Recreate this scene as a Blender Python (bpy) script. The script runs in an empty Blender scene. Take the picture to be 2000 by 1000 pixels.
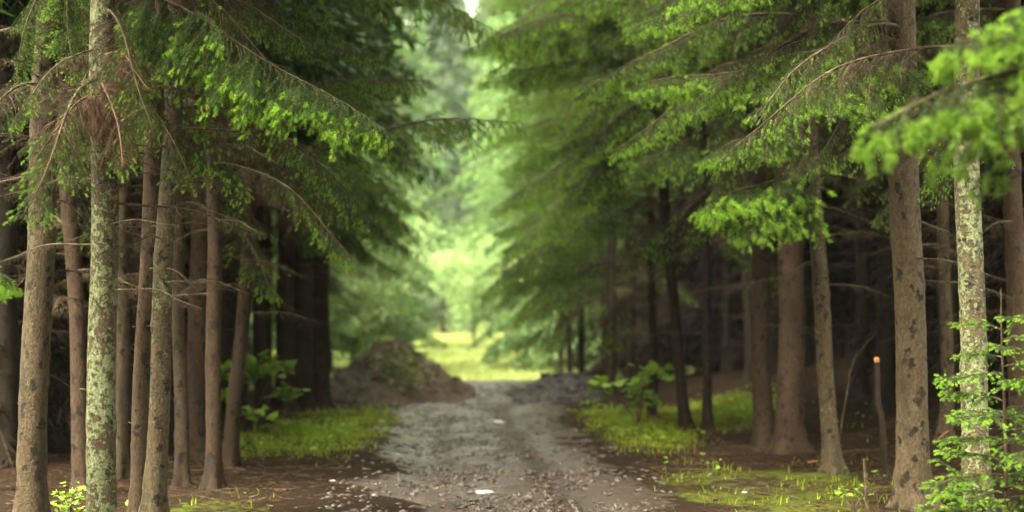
import bpy, math, random
import numpy as np
from mathutils import Vector, Matrix, noise

# ------------------------------------------------------------------ camera, sky, sun
S = bpy.context.scene
COL = S.collection
F = 3732.0                       # focal length in pixels of the 2000 px wide photograph
CAMZ = 1.5
cd = bpy.data.cameras.new('camera')
cam = bpy.data.objects.new('camera', cd); COL.objects.link(cam)
cam.location = (0, 0, CAMZ); cam.rotation_euler = (math.radians(90), 0, 0)
cd.sensor_width = 36; cd.lens = F / 2000 * 36
cd.shift_y = 0.075
cd.clip_end = 3000
cd.dof.use_dof = True; cd.dof.focus_distance = 14.0; cd.dof.aperture_fstop = 1.3
S.camera = cam

SUN_EL, SUN_AZ = 57, 222         # azimuth the light comes from (0 = +Y, clockwise)
w = bpy.data.worlds.new('World'); S.world = w; w.use_nodes = True
nt = w.node_tree; bg = nt.nodes['Background']
sky = nt.nodes.new('ShaderNodeTexSky'); sky.sky_type = 'NISHITA'; sky.sun_disc = False
sky.sun_elevation = math.radians(SUN_EL); sky.sun_rotation = math.radians(SUN_AZ)
sky.air_density = 1.0; sky.dust_density = 5.0; sky.ozone_density = 0.6
hsv = nt.nodes.new('ShaderNodeHueSaturation'); hsv.inputs['Saturation'].default_value = .3      # overcast: the blue is veiled by cloud
tint = nt.nodes.new('ShaderNodeMix'); tint.data_type = 'RGBA'; tint.blend_type = 'MULTIPLY'; tint.inputs[0].default_value = 1; tint.inputs[7].default_value = (1.10, 1.0, .77, 1)
nt.links.new(sky.outputs[0], hsv.inputs['Color']); nt.links.new(hsv.outputs[0], tint.inputs[6]); nt.links.new(tint.outputs[2], bg.inputs[0]); bg.inputs[1].default_value = 0.15
sl = bpy.data.lights.new('sun', 'SUN'); sl.energy = 1.5; sl.angle = math.radians(25); sl.color = (1, .95, .84)
sun = bpy.data.objects.new('sun', sl); COL.objects.link(sun)
az, el = math.radians(SUN_AZ), math.radians(SUN_EL)
sdir = Vector((math.sin(az)*math.cos(el), math.cos(az)*math.cos(el), math.sin(el)))
sun.rotation_euler = sdir.to_track_quat('Z', 'Y').to_euler()
S.view_settings.view_transform = 'Standard'; S.view_settings.look = 'None'
S.view_settings.exposure = 3.62; S.view_settings.gamma = 1.0
S.cycles.max_bounces = 6; S.cycles.diffuse_bounces = 4; S.cycles.volume_bounces = 1
S.cycles.transparent_max_bounces = 4
S.cycles.use_denoising = True; S.cycles.adaptive_threshold = .004

rng = np.random.default_rng(7)
random.seed(7)

def P(px, py, D):
    return Vector(((px-1000)/F*D, D, CAMZ-(py-650)/F*D))

# ------------------------------------------------------------------ materials
def mat(name):
    m = bpy.data.materials.new(name); m.use_nodes = True
    n = m.node_tree; n.nodes.clear()
    return m, n, (lambda t, **k: mk(n, t, k)), n.links.new
def mk(n, t, k):
    x = n.nodes.new('ShaderNode'+t)
    for a, b in k.items(): setattr(x, a, b)
    return x
def ramp(N, stops, interp='LINEAR'):
    r = N('ValToRGB'); r.color_ramp.interpolation = interp
    e = r.color_ramp.elements
    while len(e) < len(stops): e.new(0.5)
    for q, (p, c) in zip(e, stops):
        q.position = p; q.color = (c if len(c) == 4 else (*c, 1))
    return r
def g(v): return (v, v, v)
def mix(N, Lk, a, b, f, mode='MIX'):
    m = N('Mix', data_type='RGBA', blend_type=mode)
    for s, v in ((6, a), (7, b), (0, f)):
        if hasattr(v, 'is_output'): Lk(v, m.inputs[s])
        else: m.inputs[s].default_value = (v if s == 0 else (*v, 1))
    return m.outputs[2]

def leaf_mat(name, c1, c2, trans=.35, rough=.45, scale=9.0, spec=.22):
    m, n, N, Lk = mat(name)
    geo = N('NewGeometry'); oi = N('ObjectInfo')
    nz = N('TexNoise'); nz.inputs['Scale'].default_value = scale; nz.inputs['Detail'].default_value = 2
    Lk(geo.outputs['Position'], nz.inputs['Vector'])
    r = ramp(N, [(.3, c1), (.7, c2)]); Lk(nz.outputs[0], r.inputs[0])
    hs = N('HueSaturation')
    mr = N('MapRange'); mr.inputs[3].default_value = .75; mr.inputs[4].default_value = 1.25
    Lk(oi.outputs['Random'], mr.inputs[0]); Lk(mr.outputs[0], hs.inputs['Value']); Lk(r.outputs[0], hs.inputs['Color'])
    p = N('BsdfPrincipled'); p.inputs['Roughness'].default_value = rough
    p.inputs['Specular IOR Level'].default_value = spec
    Lk(hs.outputs[0], p.inputs['Base Color'])
    t = N('BsdfTranslucent'); Lk(hs.outputs[0], t.inputs[0])
    mx = N('MixShader'); mx.inputs[0].default_value = trans
    Lk(p.outputs[0], mx.inputs[1]); Lk(t.outputs[0], mx.inputs[2])
    o = N('OutputMaterial'); Lk(mx.outputs[0], o.inputs[0])
    return m

M_OLD = leaf_mat('needle_green', (.026, .058, .013), (.060, .112, .023))
M_NEW = leaf_mat('needle_young', (.14, .29, .026), (.25, .42, .043), trans=.42)
M_DEADN = leaf_mat('needle_dry', (.08, .036, .014), (.16, .09, .022))
M_FAR = leaf_mat('needle_far', (.060, .120, .030), (.115, .21, .055), scale=1.2)  # paler needles: haze and brighter light put into the colour
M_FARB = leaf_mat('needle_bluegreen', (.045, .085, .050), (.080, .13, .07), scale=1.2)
M_BROAD = leaf_mat('broad_leaf', (.15, .30, .025), (.30, .48, .05), trans=.45, rough=.35, scale=5)
M_BROADF = leaf_mat('birch_leaf', (.15, .23, .085), (.25, .36, .14), trans=.45, scale=1.0)
M_GRASS = leaf_mat('grass_blade', (.17, .25, .012), (.33, .42, .025), trans=.4, scale=3)
M_MEADOW = leaf_mat('meadow_blade', (.20, .28, .065), (.34, .40, .12), trans=.4, scale=1)
M_WEED = leaf_mat('weed_leaf', (.11, .16, .035), (.20, .26, .06), trans=.35, scale=5)

def twig_mat():
    m, n, N, Lk = mat('twig_bark')
    geo = N('NewGeometry'); nz = N('TexNoise'); nz.inputs['Scale'].default_value = 14; nz.inputs['Detail'].default_value = 4
    Lk(geo.outputs['Position'], nz.inputs['Vector'])
    r = ramp(N, [(.32, (.028, .016, .009)), (.52, (.058, .034, .019)), (.62, (.075, .068, .036)), (.78, (.15, .16, .085))])
    Lk(nz.outputs[0], r.inputs[0])
    p = N('BsdfPrincipled'); p.inputs['Roughness'].default_value = .7; p.inputs['Specular IOR Level'].default_value = .2
    Lk(r.outputs[0], p.inputs['Base Color'])
    o = N('OutputMaterial'); Lk(p.outputs[0], o.inputs[0]); return m
M_TWIG = twig_mat()
def rtwig_mat():
    m, n, N, Lk = mat('red_twig_bark')
    geo = N('NewGeometry'); nz = N('TexNoise'); nz.inputs['Scale'].default_value = 10
    Lk(geo.outputs['Position'], nz.inputs['Vector'])
    r = ramp(N, [(.35, (.07, .026, .012)), (.65, (.17, .075, .036))]); Lk(nz.outputs[0], r.inputs[0])
    p = N('BsdfPrincipled'); p.inputs['Roughness'].default_value = .6
    Lk(r.outputs[0], p.inputs['Base Color'])
    o = N('OutputMaterial'); Lk(p.outputs[0], o.inputs[0]); return m
M_RTWIG = rtwig_mat()
M_DEADSHADE = leaf_mat('dead_spray', (.014, .009, .006), (.034, .021, .012), trans=.1, spec=.1)  # dead lower sprays, darkened further to paint in the stand's shade

def bark_mat():
    """spruce bark; the object colour holds (lichen cover, redness, tone); low tones paint in the shade of the stand"""
    m, n, N, Lk = mat('spruce_bark')
    tc = N('TexCoord'); oi = N('ObjectInfo'); sep = N('SeparateColor'); Lk(oi.outputs['Color'], sep.inputs[0])
    off = N('VectorMath', operation='SCALE'); off.inputs[3].default_value = 31.0
    cmb = N('CombineXYZ')
    for k in range(3): Lk(oi.outputs['Random'], cmb.inputs[k])
    Lk(cmb.outputs[0], off.inputs[0])
    add = N('VectorMath', operation='ADD'); Lk(tc.outputs['Object'], add.inputs[0]); Lk(off.outputs[0], add.inputs[1])
    def nz(scale, detail=4, rough=.6, stretch=None):
        t = N('TexNoise'); t.inputs['Scale'].default_value = scale; t.inputs['Detail'].default_value = detail; t.inputs['Roughness'].default_value = rough
        if stretch:
            mp = N('Mapping'); mp.inputs['Scale'].default_value = stretch; Lk(add.outputs[0], mp.inputs[0]); Lk(mp.outputs[0], t.inputs['Vector'])
        else: Lk(add.outputs[0], t.inputs['Vector'])
        return t.outputs[0]
    fine = nz(38, 5, .7, (1, 1, .55)); mid = nz(5, 4); big = nz(1.6, 3)
    base = ramp(N, [(.25, (.050, .031, .015)), (.5, (.116, .087, .047)), (.8, (.225, .178, .108))]); Lk(fine, base.inputs[0])
    red = ramp(N, [(.25, (.040, .018, .009)), (.5, (.070, .040, .020)), (.8, (.130, .078, .041))]); Lk(fine, red.inputs[0])
    rf = N('Math', operation='MULTIPLY_ADD'); Lk(big, rf.inputs[0]); rf.inputs[1].default_value = 1.2; 
    rs = N('Math', operation='SUBTRACT'); Lk(sep.outputs[1], rs.inputs[0]); rs.inputs[1].default_value = .6; Lk(rs.outputs[0], rf.inputs[2]); rf.use_clamp = True
    c = mix(N, Lk, base.outputs[0], red.outputs[0], rf.outputs[0])
    # scale plates
    vp = N('TexVoronoi'); vp.feature = 'DISTANCE_TO_EDGE'; vp.inputs['Scale'].default_value = 42
    mpv = N('Mapping'); mpv.inputs['Scale'].default_value = (1, 1, .6); Lk(add.outputs[0], mpv.inputs[0]); Lk(mpv.outputs[0], vp.inputs['Vector'])
    cr = ramp(N, [(.0, g(.74)), (.14, g(1))]); Lk(vp.outputs[0], cr.inputs[0])
    c = mix(N, Lk, c, cr.outputs[0], .8, 'MULTIPLY')
    # dark knots and resin scars
    vk = N('TexVoronoi'); vk.inputs['Scale'].default_value = 8.0
    mpk = N('Mapping'); mpk.inputs['Scale'].default_value = (1.15, 1.15, .75); Lk(add.outputs[0], mpk.inputs[0])
    wob = N('VectorMath', operation='SCALE'); wob.inputs[3].default_value = .16
    nzc = N('TexNoise'); nzc.inputs['Scale'].default_value = 14; Lk(add.outputs[0], nzc.inputs['Vector']); Lk(nzc.outputs['Color'], wob.inputs[0])
    adk = N('VectorMath', operation='ADD'); Lk(mpk.outputs[0], adk.inputs[0]); Lk(wob.outputs[0], adk.inputs[1]); Lk(adk.outputs[0], vk.inputs['Vector'])
    kr = ramp(N, [(.22, g(1)), (.34, g(0))]); Lk(vk.outputs['Distance'], kr.inputs[0])
    c = mix(N, Lk, c, (.020, .014, .010), kr.outputs[0])
    st = nz(2.2, 4, .6, (2.2, 2.2, .7))
    sr = ramp(N, [(.54, g(0)), (.68, g(.72))]); Lk(st, sr.inputs[0])
    c = mix(N, Lk, c, (.030, .021, .015), sr.outputs[0])
    # lichen crusts
    l1 = nz(24, 6, .66); l2 = nz(3.2, 4)
    la = N('Math', operation='MULTIPLY_ADD'); Lk(l2, la.inputs[0]); la.inputs[1].default_value = .55; Lk(l1, la.inputs[2])
    lb = N('Math', operation='ADD'); Lk(la.outputs[0], lb.inputs[0]); Lk(sep.outputs[0], lb.inputs[1])
    lr = ramp(N, [(.0, g(0)), (1.0, g(1))]); 
    ms = N('MapRange'); ms.inputs[1].default_value = 1.08; ms.inputs[2].default_value = 1.14; Lk(lb.outputs[0], ms.inputs[0])
    lcol = ramp(N, [(.3, (.10, .12, .050)), (.55, (.21, .235, .115)), (.75, (.36, .375, .22))]); Lk(nz(55, 3), lcol.inputs[0])
    c = mix(N, Lk, c, lcol.outputs[0], ms.outputs[0])
    # thin green algae film
    ga = ramp(N, [(.45, g(0)), (.7, g(.55))]); Lk(nz(1.2, 3), ga.inputs[0])
    gm = N('Math', operation='MULTIPLY'); Lk(ga.outputs[0], gm.inputs[0]); Lk(sep.outputs[0], gm.inputs[1])
    c = mix(N, Lk, c, (.13, .15, .045), gm.outputs[0])
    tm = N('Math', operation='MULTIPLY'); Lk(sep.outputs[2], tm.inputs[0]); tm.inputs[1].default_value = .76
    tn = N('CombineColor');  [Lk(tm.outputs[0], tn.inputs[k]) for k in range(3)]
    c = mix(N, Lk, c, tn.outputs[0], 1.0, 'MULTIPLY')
    hgt = mix(N, Lk, fine, cr.outputs[0], .5)
    h2 = N('Math', operation='MULTIPLY_ADD'); Lk(ms.outputs[0], h2.inputs[0]); h2.inputs[1].default_value = .9; Lk(hgt, h2.inputs[2])
    bp = N('Bump'); bp.inputs['Strength'].default_value = 1.0; bp.inputs['Distance'].default_value = .022; Lk(h2.outputs[0], bp.inputs['Height'])
    p = N('BsdfPrincipled'); p.inputs['Roughness'].default_value = .75; p.inputs['Specular IOR Level'].default_value = .2
    Lk(c, p.inputs['Base Color']); Lk(bp.outputs[0], p.inputs['Normal'])
    o = N('OutputMaterial'); Lk(p.outputs[0], o.inputs[0]); return m
M_BARK = bark_mat()

def simple(name, stops, scale=8, rough=.6,  bump=.0, bs=40, detail=5):
    m, n, N, Lk = mat(name)
    tc = N('NewGeometry'); nz = N('TexNoise'); nz.inputs['Scale'].default_value = scale; nz.inputs['Detail'].default_value = detail
    Lk(tc.outputs['Position'], nz.inputs['Vector'])
    r = ramp(N, stops); Lk(nz.outputs[0], r.inputs[0])
    p = N('BsdfPrincipled'); p.inputs['Roughness'].default_value = rough; p.inputs['Specular IOR Level'].default_value = .5 if rough < .5 else .12; Lk(r.outputs[0], p.inputs['Base Color'])
    if bump:
        n2 = N('TexNoise'); n2.inputs['Scale'].default_value = bs; n2.inputs['Detail'].default_value = 4; Lk(tc.outputs['Position'], n2.inputs['Vector'])
        b = N('Bump'); b.inputs['Distance'].default_value = bump; Lk(n2.outputs[0], b.inputs['Height']); Lk(b.outputs[0], p.inputs['Normal'])
    o = N('OutputMaterial'); Lk(p.outputs[0], o.inputs[0]); return m
M_STONE = simple('wet_stone', [(.3, (.018, .012, .008)), (.5, (.052, .038, .027)), (.76, (.16, .128, .098))], 9, .15, .004, 60)
M_PALE = simple('pale_stone', [(.3, (.42, .42, .42)), (.7, (.62, .62, .60))], 20, .4, .003, 80)
M_DIRT = simple('heap_soil', [(.3, (.032, .023, .016)), (.55, (.078, .058, .041)), (.75, (.14, .11, .082))], 5, .75, .05, 9)
M_DDIRT = simple('dark_heap_soil', [(.3, (.018, .016, .015)), (.7, (.055, .050, .047))], 6, .6, .05, 9)
M_CUT = simple('fresh_wood', [(.3, (.26, .10, .03)), (.7, (.40, .19, .07))], 30, .6)
M_LITTER = simple('needle_litter', [(.3, (.034, .018, .009)), (.7, (.085, .046, .024))], 12, .7)

def ground_mat():
    m, n, N, Lk = mat('forest_ground')
    at = N('Attribute'); at.attribute_name = 'zone'; sep = N('SeparateColor'); Lk(at.outputs['Color'], sep.inputs[0])
    geo = N('NewGeometry')
    def nz(s, d=5, r=.6):
        t = N('TexNoise'); t.inputs['Scale'].default_value = s; t.inputs['Detail'].default_value = d; t.inputs['Roughness'].default_value = r
        Lk(geo.outputs['Position'], t.inputs['Vector']); return t.outputs[0]
    vo = N('TexVoronoi'); vo.inputs['Scale'].default_value = 17; Lk(geo.outputs['Position'], vo.inputs['Vector'])
    sv = N('SeparateColor'); Lk(vo.outputs['Color'], sv.inputs[0])
    grav = ramp(N, [(0, (.024, .016, .010)), (.5, (.070, .045, .027)), (.85, (.130, .095, .064)), (1, (.24, .20, .16))]); Lk(sv.outputs[0], grav.inputs[0])
    mud = ramp(N, [(.3, (.026, .016, .009)), (.7, (.082, .053, .031))]); Lk(nz(3), mud.inputs[0])
    mf = ramp(N, [(.4, g(.15)), (.6, g(.85))]); Lk(nz(1.1, 4), mf.inputs[0])
    path = mix(N, Lk, grav.outputs[0], mud.outputs[0], mf.outputs[0])
    soil = ramp(N, [(.28, (.007, .005, .003)), (.5, (.016, .010, .0055)), (.75, (.046, .029, .015))]); Lk(nz(22, 6, .7), soil.inputs[0])
    moss = ramp(N, [(.3, (.016, .022, .004)), (.7, (.085, .105, .012))]); Lk(nz(12), moss.inputs[0])
    def fuzz(sock, amp=.55):
        a = N('Math', operation='MULTIPLY_ADD'); Lk(nz(5, 6, .7), a.inputs[0]); a.inputs[1].default_value = amp*2
        b = N('Math', operation='ADD'); Lk(sock, b.inputs[0]); a.inputs[2].default_value = -amp; Lk(a.outputs[0], b.inputs[1])
        r = ramp(N, [(.4, g(0)), (.6, g(1))]); Lk(b.outputs[0], r.inputs[0]); return r.outputs[0]
    pm = fuzz(sep.outputs[0])
    path = mix(N, Lk, path, (.54, .44, .345), 1.0, 'MULTIPLY')
    c = mix(N, Lk, soil.outputs[0], path, pm)
    c = mix(N, Lk, c, moss.outputs[0], fuzz(sep.outputs[1]))
    field = ramp(N, [(.3, (.085, .115, .030)), (.7, (.15, .18, .055))]); Lk(nz(.8), field.inputs[0])
    c = mix(N, Lk, c, field.outputs[0], sep.outputs[2])
    hh = mix(N, Lk, nz(26, 5, .7), vo.outputs['Distance'], .5)
    b = N('Bump'); b.inputs['Distance'].default_value = .03; b.inputs['Strength'].default_value = .8; Lk(hh, b.inputs['Height'])
    sp = N('MapRange'); sp.inputs[3].default_value = .06; sp.inputs[4].default_value = .45; Lk(pm, sp.inputs[0])
    rr = N('MapRange'); rr.inputs[3].default_value = .9; rr.inputs[4].default_value = .42; Lk(pm, rr.inputs[0])
    wet = ramp(N, [(.50, g(0)), (.60, g(1))]); Lk(nz(1.7, 4), wet.inputs[0])
    wm = N('Math', operation='MULTIPLY'); Lk(wet.outputs[0], wm.inputs[0]); Lk(pm, wm.inputs[1])
    c = mix(N, Lk, c, (.62, .60, .60), wm.outputs[0], 'MULTIPLY')
    r2 = N('Math', operation='MULTIPLY_ADD'); Lk(wm.outputs[0], r2.inputs[0]); r2.inputs[1].default_value = -.17; Lk(rr.outputs[0], r2.inputs[2])
    p = N('BsdfPrincipled'); Lk(sp.outputs[0], p.inputs['Specular IOR Level']); Lk(c, p.inputs['Base Color']); Lk(b.outputs[0], p.inputs['Normal']); Lk(r2.outputs[0], p.inputs['Roughness'])
    o = N('OutputMaterial'); Lk(p.outputs[0], o.inputs[0]); return m

# ------------------------------------------------------------------ mesh helpers
class MB:
    """collects triangles and quads in arrays; build() makes ONE mesh"""
    def __init__(s): s.v = []; s.t = []; s.q = []; s.tm = []; s.qm = []; s.n = 0
    def tris(s, v, f, m=0):
        s.v.append(v); s.t.append(np.asarray(f)+s.n); s.tm.append(np.full(len(f), m)); s.n += len(v)
    def quads(s, v, f, m=0):
        s.v.append(v); s.q.append(np.asarray(f)+s.n); s.qm.append(np.full(len(f), m)); s.n += len(v)
    def data(s, name, mats, smooth=True):
        me = bpy.data.meshes.new(name)
        v = np.concatenate(s.v).astype(np.float32)
        t = np.concatenate(s.t).astype(np.int32) if s.t else np.zeros((0, 3), np.int32)
        q = np.concatenate(s.q).astype(np.int32) if s.q else np.zeros((0, 4), np.int32)
        tm = np.concatenate(s.tm) if s.tm else np.zeros(0); qm = np.concatenate(s.qm) if s.qm else np.zeros(0)
        me.vertices.add(len(v)); me.vertices.foreach_set('co', v.ravel())
        me.loops.add(len(t)*3+len(q)*4); me.loops.foreach_set('vertex_index', np.concatenate([t.ravel(), q.ravel()]))
        me.polygons.add(len(t)+len(q))
        st = np.concatenate([np.arange(len(t))*3, len(t)*3+np.arange(len(q))*4]).astype(np.int32)
        me.polygons.foreach_set('loop_start', st)
        for m_ in mats: me.materials.append(m_)
        me.polygons.foreach_set('material_index', np.concatenate([tm, qm]).astype(np.int32))
        me.polygons.foreach_set('use_smooth', np.full(len(t)+len(q), smooth))
        me.update(calc_edges=True)
        return me

def nrm(a): return a/np.maximum(np.linalg.norm(a, axis=-1, keepdims=True), 1e-9)
def perp(d, r):
    """a unit vector at right angles to each row of d, in random direction"""
    a = r.normal(size=d.shape); a -= d*np.sum(a*d, -1, keepdims=True); return nrm(a)

def tube(mb, pts, rad, sides=6, m=0, cap=True):
    pts = np.asarray(pts, float); k = len(pts)
    T = nrm(np.gradient(pts, axis=0)); up = np.array([.13, .21, .97]) if abs(T[0][2]) < .8 else np.array([1., .1, 0])
    U = nrm(np.cross(T, up)); V = np.cross(T, U)
    a = np.linspace(0, 2*np.pi, sides, endpoint=False)
    rad = np.asarray(rad, float)
    if rad.ndim == 1: rad = np.repeat(rad[:, None], sides, 1)
    v = pts[:, None, :]+rad[:, :, None]*(np.cos(a)[None, :, None]*U[:, None, :]+np.sin(a)[None, :, None]*V[:, None, :])
    i = np.arange(k-1)[:, None]*sides; j = np.arange(sides)[None, :]; j2 = (j+1) % sides
    f = np.stack([i+j, i+j2, i+sides+j2, i+sides+j], -1).reshape(-1, 4)
    mb.quads(v.reshape(-1, 3), f, m)
    if cap:
        c = np.concatenate([v[-1], pts[-1:]+T[-1:]*rad[-1].mean()*.3]); jj = np.arange(sides)
        mb.tris(c, np.stack([jj, (jj+1) % sides, np.full(sides, sides)], -1), m)

def prisms(mb, p0, p1, r0, r1, r, m=0):
    """thin three-sided twigs, one per row"""
    p0 = np.asarray(p0); p1 = np.asarray(p1); n = len(p0)
    if not n: return
    d = nrm(p1-p0); u = perp(d, r); v = np.cross(d, u)
    vs = []
    for p, rr in ((p0, r0), (p1, r1)):
        for k in range(3):
            a = 2*np.pi*k/3; vs.append(p+(u*np.cos(a)+v*np.sin(a))*np.asarray(rr).reshape(-1, 1))
    V = np.stack(vs, 1).reshape(-1, 3)
    b = np.arange(n)[:, None]*6
    f = np.concatenate([b+np.array([[k, (k+1) % 3, 3+(k+1) % 3, 3+k]]) for k in range(3)])
    mb.quads(V, f, m)

def needles(mb, p0, p1, dens, ln, wd, r, m=0, splay=.85, flat=.35):
    """needles all round the twig segments p0-p1"""
    p0 = np.asarray(p0); p1 = np.asarray(p1)
    if not len(p0): return
    L = np.linalg.norm(p1-p0, axis=1); cnt = np.maximum(1, r.poisson(L*dens))
    i = np.repeat(np.arange(len(p0)), cnt); n = len(i)
    d = nrm(p1-p0)[i]; t = r.random((n, 1)); b = p0[i]+(p1-p0)[i]*t
    rad = perp(d, r); rad[:, 2] *= (1-flat); rad = nrm(rad)
    nd = nrm(d*(1-splay*.55+r.normal(0, .12, (n, 1)))+rad*splay)
    l = ln*(.7+.6*r.random((n, 1)))
    sd = nrm(np.cross(nd, r.normal(size=(n, 3))))*wd*.5
    V = np.stack([b-sd, b+sd, b+nd*l*.62+sd*.8, b+nd*l], 1).reshape(-1, 3)
    k = np.arange(n)[:, None]*4
    mb.tris(V, np.concatenate([k+np.array([[0, 1, 2]]), k+np.array([[0, 2, 3]])]), m)

def child(name, data, parent, loc=(0, 0, 0), color=None):
    o = bpy.data.objects.new(name, data); COL.objects.link(o); o.parent = parent; o.location = loc
    if color: o.color = (*color, 1)
    return o
def empty(name, loc):
    o = bpy.data.objects.new(name, None); COL.objects.link(o); o.location = loc; o.empty_display_size = .2; return o
def tag(o, label=None, cat=None, group=None, kind=None):
    if label: o['label'] = label
    if cat: o['category'] = cat
    if group: o['group'] = group
    if kind: o['kind'] = kind
    return o
def single(name, mb, mats, label=None, cat=None, group=None, kind=None, loc=(0, 0, 0), smooth=True):
    o = bpy.data.objects.new(name, mb.data(name, mats, smooth)); COL.objects.link(o); o.location = loc
    return tag(o, label, cat, group, kind)

# ------------------------------------------------------------------ terrain
def smooth(a, b, x):
    t = np.clip((x-a)/(b-a), 0, 1); return t*t*(3-2*t)
def lat(x, y, s, seed=0):
    """cheap smooth noise, vectorised"""
    x = np.asarray(x, float); y = np.asarray(y, float)
    v = 0
    rr = np.random.default_rng(100+seed)
    for k in range(5):
        a = rr.random()*6.28; f = s*(.6+1.1*rr.random()); ph = rr.random()*6.28
        v = v+np.sin((x*np.cos(a)+y*np.sin(a))*f+ph+1.3*np.sin((x*np.sin(a)-y*np.cos(a))*f*.7+ph*2))
    return v/5
def path_x(y): return np.interp(y, [0, 14, 22, 28, 37, 46, 60], [.1, .02, -.24, -.5, -.75, -.3, .2])
def path_w(y): return np.interp(y, [0, 14, 22, 28, 37, 46], [1.2, 1.25, 1.4, 1.5, 1.8, 1.4])
def H(x, y):
    x = np.asarray(x, float); y = np.asarray(y, float)
    s0 = np.interp(y, [0, 17, 20, 30, 60], [4.1, 3.9, 3.7, 3.0, 3.4])
    up = np.maximum(0, x-s0)
    h = 2.6*(1-np.exp(-up*up/(up+1.0)*.17))*(1-smooth(48, 60, y))
    h = h+(.08+.05*np.clip(np.abs(x)-3, 0, 4))*lat(x, y, 1.3, 1)*smooth(2.0, 3.5, np.abs(x-path_x(y)))
    h = h+.025*lat(x, y, 3.0, 2)+.012*lat(x, y, 9.0, 3)
    h = h-.07*np.exp(-((np.abs(x-path_x(y))-.72)/.26)**2)*(y < 44)+.03*lat(x, y, 5.5, 21)*np.exp(-((x-path_x(y))/1.6)**2)
    h = h+.34*np.exp(-((y-46)/2.6)**2)*(1-smooth(3, 6, np.abs(x)))
    h = h-.2*smooth(47, 50, y)+.034*np.clip(y-50, 0, 45)*(1-smooth(8, 16, np.abs(x)))+.17*np.clip(y-108, 0, 190)
    return h
def zones(x, y):
    d = np.abs(x-path_x(y))-path_w(y)+.45*lat(x, y, .9, 5)+.3*lat(x, y, 3.1, 15)
    path = 1-smooth(-.8, .5, d)
    path = path*(1-smooth(47.5, 49, y))
    left = np.exp(-(((x+2.75)/1.45)**2+((y-30)/7.5)**2)**2)
    right = np.exp(-(((x-1.95)/.85)**2+((y-31)/7)**2)**2)
    rfront = np.exp(-(((x-2.5)/1.3)**2+((y-18.5)/4)**2)**2)*(.55+.75*np.clip(lat(x, y, 2.0, 33)+.2, 0, 1))
    bank = np.exp(-(((x-3.4)/1.3)**2+((y-33)/5)**2)**2)
    lf = np.exp(-(((x+2.6)/.7)**2+((y-16)/1.8)**2)**2)*.6
    gr = np.maximum.reduce([left, right, rfront, bank, lf])*.95+.22*lat(x, y, 1.6, 8)+.1*lat(x, y, 5, 9)
    gr = np.clip(gr, 0, 1)*(1-path*.75)
    gr = np.where(y > 48.5, 1, gr)
    fld = smooth(48, 50.5, y)*(1-smooth(3.5, 7, np.abs(x)-.08*(y-50)))
    return np.clip(path, 0, 1), gr, np.clip(fld, 0, 1)
def Hs(x, y): return float(H(x, y))

xs = np.concatenate([np.linspace(-700, -60, 20), np.linspace(-55, -9, 60), np.linspace(-8.8, 8.8, 200), np.linspace(9, 55, 60), np.linspace(60, 700, 20)])
ys = np.concatenate([np.linspace(-60, 8, 20), np.linspace(8.3, 22, 150), np.linspace(22.15, 56, 210), np.linspace(57, 140, 50), np.linspace(145, 300, 40), np.linspace(320, 1500, 20)])
X, Y = np.meshgrid(xs, ys)
Z = H(X, Y)
mb = MB(); nx, ny = len(xs), len(ys)
i = (np.arange(ny-1)[:, None]*nx+np.arange(nx-1)[None, :]).ravel()
mb.quads(np.stack([X, Y, Z], -1).reshape(-1, 3), np.stack([i, i+1, i+1+nx, i+nx], -1))
me = mb.data('ground', [ground_mat()])
zc = zones(X.ravel(), Y.ravel())
ca = me.color_attributes.new('zone', 'FLOAT_COLOR', 'POINT')
ca.data.foreach_set('color', np.stack([*zc, np.ones(nx*ny)], -1).astype(np.float32).ravel())
gnd = bpy.data.objects.new('ground', me); COL.objects.link(gnd); gnd['kind'] = 'structure'

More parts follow.
